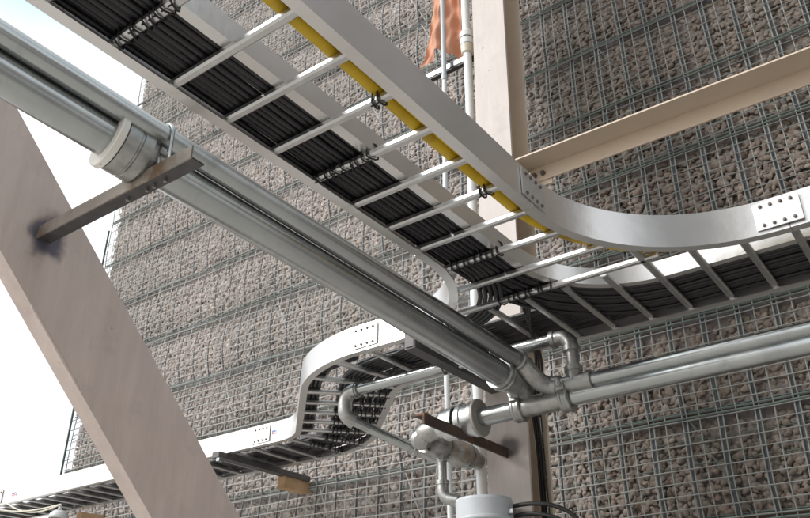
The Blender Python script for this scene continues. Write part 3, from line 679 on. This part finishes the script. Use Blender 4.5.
# elbow turning towards the wall with cast bodies
vb0=Vector((-1.43,PbY,zb(-1.43))); vc=Vector((-1.515,2.145,.752)); vd=Vector((-1.515,2.50,.742))
b=MB(); b.tube([vb0]+pipe_arc(vb0,vc,vd,.05),.036,28); b.build('cast_elbow','galvd',va)
b=MB(); vz=vc+Vector((0,.045,-.003))
b.lathe(vz,vd,[(0,.034),(0,.045),(.014,.046),(.016,.040),(.035,.047),(.060,.052),(.085,.047),(.10,.040),(.102,.047),(.118,.047),(.12,.036),(.15,.036),(.17,.044),(.20,.047),(.235,.044),(.25,.036),(.252,.044),(.268,.044),(.27,.03),(.33,.030)],36); b.build('valve_body','galvd',va)
for k in range(8):
    a=math.radians(45*k+10); 
    for yy in (2.20,2.312,2.455):
        c0=Vector((-1.515+.040*math.cos(a),yy,.748+.040*math.sin(a)))
        if k%2==0:
            b=MB(); b.lathe(c0,c0-Vector((0,1,0)),[(0,0),(0,.007),(.020,.007),(.021,0)],6,False); b.build('bolt','zincbolt',va)
b=MB(); b.lathe((-1.515,2.17,.745),(-1.47,2.05,.70),[(0,.03),(.03,.034),(.045,.030),(.052,.018),(.055,0)],24); b.build('valve_cap','galvd',va)
DX,DY=-1.50,2.26
dp=thing('drain_pipe','short small pipe with a union and bottom elbow hanging below the valve','pipe',(DX,DY,.58))
b=MB(); b.lathe((DX,DY,.715),(DX,DY,0),[(0,.018),(.0,.022),(.022,.022),(.023,.018),(.03,.017)],8,False); b.build('union_fitting','galvd',dp)
b=MB(); b.tube([(DX,DY,.705),(DX,DY,.60)],.0155,20); b.build('section','galvd',dp)
q=pipe_arc((DX,DY,.62),(DX,DY,.565),(DX+.13,DY+.02,.535),.032)
b=MB(); b.tube([(DX,DY,.618)]+q+[(DX+.055,DY+.01,.552)],.0195,20); b.lathe((DX,DY,.622),(DX,DY,0),[(0,.0155),(0,.0225),(.013,.0225),(.013,.019)],20); b.build('elbow','galvd',dp)

# capped grey cylinder
BX,BY=-1.365,2.295
bu=thing('capped_cylinder','pale grey round housing with a flat lid at the foot of the beige column','round housing',(BX,BY,.2))
b=MB(); b.lathe((BX,BY,.18),(BX,BY,1),[(0,0),(0,.088),(.30,.088)],56); b.build('body','pvc',bu)
b=MB(); b.lathe((BX,BY,.478),(BX,BY,1),[(0,.088),(0,.094),(.004,.0955),(.010,.0945),(.012,.092),(.062,.092),(.070,.089),(.072,.08),(.072,0)],56); b.build('lid','pvc',bu)
b=MB(); b.box((BX-.015,BY+.080,.30),(BX+.015,CY0-.002,.33)); b.build('bracket','galvd',bu)
b=MB(); b.box((BX+.085,BY-.012,.492),(BX+.108,BY+.008,.510),.003); b.build('lid_clip','galv',bu)
# thin hoses crossing at the bottom of the column
for i,(z_,lab) in enumerate(((.565,'upper black hose crossing the foot of the column behind the round housing'),(.535,'middle black hose crossing the foot of the column behind the round housing'),(.508,'lower black hose crossing the foot of the column behind the round housing'))):
    b=MB(); q=[(-1.32+.02*i,2.34,z_-.04),(-1.22,2.34,z_-.035),(-1.14,2.355,z_-.05-.006*i),(-1.08-.01*i,2.38,z_-.09-.01*i),(-1.05-.015*i,2.40,z_-.2),(-1.04-.02*i,2.40,-.5),(-1.04-.02*i,2.40,-.96)]
    for _ in range(2): q=[q[0]]+[x_ for a_,b_ in zip(q[:-1],q[1:]) for x_ in (tuple(Vector(a_).lerp(Vector(b_),.25)),tuple(Vector(a_).lerp(Vector(b_),.75)))]+[q[-1]]
    b.tube(q,.0068,10); tag(b.build('hose','black'),lab,'hose','black hoses at the foot of the column')
sp=thing('support_strut','rusty steel bar clamped across the foot of the column carrying black hoses','strut',(-1.35,2.56,.46))
b=MB(); b.box((-1.40,2.36,.445),(-1.15,2.399,.475)); b.build('channel','rust',sp)
0 and MB(); b=MB(); b.lathe((-1.30,2.36,.46),(-1.235,2.2,.528),[(0,.012),(.012,.012),(.012,0)],6,False); b.build('bolt','zincbolt',sp)

# support arm on the brace and U bolts
ar=thing('angle_bracket','steel angle arm welded to the diagonal brace and carrying both sloping pipes','support arm',(-1.35,.8,.91))
b=MB(); b.box((-1.6125,.790,.914),(-1.088,.7935,.944)); b.build('upright_leg','armst',ar)
b=MB(); b.box((-1.6125,.7935,.914),(-1.088,.824,.9175)); b.build('flat_leg','dstrut',ar)
def ubolt(pt,r,lab):
    u_=thing('pipe_clip',lab,'pipe clip',(pt.x,pt.y,.90))
    b=MB(); c0=pt; pts=[(c0.x-r-.004,c0.y,.905)]+[(c0.x+(r+.004)*math.cos(math.radians(a)),c0.y,c0.z+(r+.004)*math.sin(math.radians(a))) for a in range(180,-1,-15)]+[(c0.x+r+.004,c0.y,.905)]
    b.tube(pts,.0042,8); b.build('rod','galv',u_)
tA=(2.13-.808)/(-PLd.y)
pr=PR(tA); ubolt(Vector((pr.x,.808,pr.z)),.0245,'bent rod clip holding the thinner sloping pipe at the end of the arm')
pl_=PL(tA); ubolt(Vector((pl_.x,.808,pl_.z)),.0385,'bent rod clip holding the large sloping pipe on the arm')
hw=thing('drop_wire','thin dark wire hanging from the support arm','wire',(-1.36,.76,.7))
# rusty bracket on the column
rk=thing('rusty_bracket','dark rusty angle bracket sticking out of the column below the flange','bracket',(-1.33,2.2,.70))
b=MB(); b.box((-1.330,1.905,.700),(-1.323,2.399,.733)); b.build('upright_leg','rust',rk)
b=MB(); b.box((-1.362,1.905,.727),(-1.330,2.399,.7335)); b.build('flat_leg','rust',rk)
bpy.data.objects.remove(hw)

# vertical conduit and plastic pipe beside the column, their strut and the cloth
vcn=thing('vertical_conduit','thin grey conduit rising beside the rock wall left of the white pipe','conduit',(-1.66,2.55,-.97))
b=MB(); b.tube([(-1.667,2.55,-.96),(-1.66,2.55,1.1),(-1.622,2.55,2.60)],.0112,18); b.build('lower_section','white',vcn)
b=MB(); b.tube([(-1.622,2.55,2.60),(-1.60,2.55,4.9)],.0122,18); b.build('upper_section','pvc',vcn)
b=MB(); b.lathe((-1.622,2.55,2.60),(-1.622,2.55,9),[(0,.0112),(0,.0145),(.030,.0145),(.030,.012)],20); b.build('coupling','pvc',vcn)
wp=thing('plastic_pipe','white vertical plastic pipe with a thick coupling, directly left of the beige column','pipe',(-1.5,2.55,-.97))
b=MB(); b.tube([(-1.53,2.55,-.96),(-1.520,2.55,1.04),(-1.488,2.55,2.41),(-1.475,2.55,4.9)],.0200,26); b.build('pipe','white',wp)
q=Vector((-1.486,2.55,0))
b=MB(); b.lathe(q+Vector((0,0,2.69)),q+Vector((0,0,9)),[(0,.021),(.004,.028),(.045,.032),(.050,.032)],32); b.build('lower_collar','creamp',wp)
b=MB(); b.lathe(q+Vector((0,0,2.742)),q+Vector((0,0,9)),[(0,.03),(0,.034),(.036,.034),(.038,.0318),(.044,.0318),(.046,.0345),(.075,.0345),(.082,.031),(.09,.021)],32); b.build('upper_collar','white',wp)
b=MB(); b.lathe(q+Vector((0,0,2.781)),q+Vector((0,0,9)),[(0,.0328),(.004,.0328)],32); b.build('gasket_line','black',wp)
ss=thing('support_strut','short grey strut behind the thin conduit, below the salmon cloth','strut',(-1.6,2.6,2.7))
b=MB(); b.box((-1.757,2.585,2.700),(-1.345,2.615,2.726)); b.build('channel','galv',ss)
b=MB(); b.box((-1.757,2.588,2.688),(-1.345,2.612,2.6985)); b.build('rubber_pad','black',ss)
# cloth
cl=MB(); nu,nv=56,60; vs=[]
for jv in range(nv+1):
    t=jv/nv
    for iu in range(nu+1):
        u=iu/nu
        xl_=-1.825+.085*min(1,t*1.9); xr_=-1.535+.01*t
        x=xl_+(xr_-xl_)*u+.006*math.sin(t*21+u*5)*(1-u)
        zb_=2.838+.008*math.sin(u*22)+.050*math.exp(-((u-.47)/.16)**2)-.003*math.sin(u*47)
        z=zb_+(3.7-zb_)*t
        y=2.650+.020*math.sin(u*11+2.2*t)+.010*math.sin(u*27+4*t)*(1-t*.4)+.012*math.sin(11*t+u*6)-.045*max(0,1-t*5)*math.sin(u*5+.5)+.006*math.sin(31*t-u*17)
        vs.append((x,y,z))
cl.add(vs,[(j_*(nu+1)+i_,j_*(nu+1)+i_+1,(j_+1)*(nu+1)+i_+1,(j_+1)*(nu+1)+i_) for j_ in range(nv) for i_ in range(nu)],True)
tag(cl.build('cloth','cloth'),'crumpled salmon coloured cloth hanging beside the column at the top','cloth')

# small lamp and flex at the lower left
lm=thing('work_lamp','small round lamp hanging under the ladder at the lower left corner','lamp',(-4.05,2.48,.86))
LX,LY,LZ=-4.16,2.52,.845
b=MB(); b.lathe((LX,LY,LZ),(LX,LY,2),[(0,.048),(.006,.050),(.022,.044),(.036,.026),(.040,0)],32); b.build('shade','lamp',lm)
b=MB(); b.lathe((LX,LY,LZ+.045),(LX,LY,2),[(0,.010),(.02,.006)],16); b.build('stem','lamp',lm)
b=MB(); b.tube([(LX+.048*math.cos(math.radians(a)),LY+.048*math.sin(math.radians(a)),LZ-.002) for a in range(0,360,15)],.004,6,close=True); b.build('rim','lamp',lm)
for i,(xa,lab) in enumerate(((-4.95,'upper pale flex sagging from the ladder to the small lamp'),(-4.75,'lower pale flex sagging from the ladder to the small lamp'))):
    b=MB(); p=[(xa+(LX+.02-xa)*t,2.53-.02*t,ZT-.005-.085*t-.03*math.sin(math.pi*t)*(1+i*.6)) for t in [k/14 for k in range(15)]]; b.tube(p,.0042,6); tag(b.build('flex_cable','creamp'),lab,'flex')

# added block, out of view, that keeps light off the right part of the wall
nb=thing('light_blocker','unseen grey block added to shade the right part of the wall','blocker',(5,-5,-EYE/S))
b=MB(); b.box((.7,-9,-EYE/S),(14,-.9,6)); b.build('blocker_body','blockside',nb)
b=MB(); b.box((.6,-9.1,6),(14.1,-.8,6.1)); b.build('blocker_top','blocktop',nb)
for i in range(5):
    b=MB(); b.box((1.4+2.4*i,-.90,0),(2.6+2.4*i,-.88,1.4)); b.build('blocker_panel','dstrut',nb)

# ------------------------------------------------------------------ camera
Rm=[(.806,-.283,-.519),(.591,.380,.711),(-.005,-.881,.474)]
f_=Vector((-.519,.711,.474)).normalized(); up=Vector((.283,-.380,.881)); rt=f_.cross(up).normalized(); up=rt.cross(f_).normalized()
cam=bpy.data.cameras.new('camera'); co=bpy.data.objects.new('camera',cam); col.objects.link(co)
m=Matrix.Identity(4)
for i in range(3): m[i][0]=rt[i]; m[i][1]=up[i]; m[i][2]=-f_[i]
m[0][3],m[1][3],m[2][3]=0,0,EYE
co.matrix_world=m; cam.sensor_width=36; cam.lens=808/810*36; cam.clip_end=2000; cam.clip_start=.05
sc.camera=co

# ------------------------------------------------------------------ light
w=bpy.data.worlds.new('World'); sc.world=w; w.use_nodes=True; nt=w.node_tree; nt.nodes.clear()
N=nt.nodes.new; L=nt.links.new
out=N('ShaderNodeOutputWorld'); bg=N('ShaderNodeBackground'); sky=N('ShaderNodeTexSky'); sky.sky_type='NISHITA'; sky.sun_disc=False
SE,SR=math.radians(34),math.radians(220)
sky.sun_elevation=SE; sky.sun_rotation=SR; sky.air_density=1.0; sky.dust_density=3.0; sky.ozone_density=1.5
bg.inputs['Strength'].default_value=.15
# thin bright cloud veil, brighter low down
tc=N('ShaderNodeTexCoord'); ns=N('ShaderNodeTexNoise'); ns.inputs['Scale'].default_value=2.2; ns.inputs['Detail'].default_value=6; L(tc.outputs['Generated'],ns.inputs['Vector'])
rp=N('ShaderNodeValToRGB'); rp.color_ramp.elements[0].position=.25; rp.color_ramp.elements[0].color=(.45,.45,.45,1); rp.color_ramp.elements[1].position=.6; rp.color_ramp.elements[1].color=(.92,.92,.92,1)
L(ns.outputs[0],rp.inputs[0])
mx=N('ShaderNodeMix'); mx.data_type='RGBA'; L(rp.outputs[0],mx.inputs[0]); L(sky.outputs[0],mx.inputs[6]); mx.inputs[7].default_value=(9.6,9.7,9.8,1)
sx=N('ShaderNodeSeparateXYZ'); L(tc.outputs['Generated'],sx.inputs[0]); r2=N('ShaderNodeValToRGB'); r2.color_ramp.elements[0].position=.61; r2.color_ramp.elements[0].color=(1,1,1,1); r2.color_ramp.elements[1].position=.80; r2.color_ramp.elements[1].color=(1,1,1,1); e2=r2.color_ramp.elements.new(.69); e2.color=(.50,.84,.97,1); L(sx.outputs[2],r2.inputs[0])
mt=N('ShaderNodeMix'); mt.data_type='RGBA'; mt.blend_type='MULTIPLY'; mt.inputs[0].default_value=1; L(mx.outputs[2],mt.inputs[6]); L(r2.outputs[0],mt.inputs[7]); L(mt.outputs[2],bg.inputs[0]); L(bg.outputs[0],out.inputs[0])
sun=bpy.data.lights.new('sun','SUN'); sun.energy=2.7; sun.angle=math.radians(22); sun.color=(1,.975,.94)
so=bpy.data.objects.new('sun',sun); col.objects.link(so)
# sky rotation measured from +Y clockwise
sd=Vector((math.sin(SR)*math.cos(SE),math.cos(SR)*math.cos(SE),math.sin(SE)))
so.rotation_euler=sd.to_track_quat('Z','Y').to_euler(); so.location=(0,0,12)

for o in bpy.data.objects:
    if '_o' in o: del o['_o']
sc.view_settings.view_transform='Standard'; sc.view_settings.look='None'; sc.view_settings.exposure=0; sc.view_settings.gamma=1
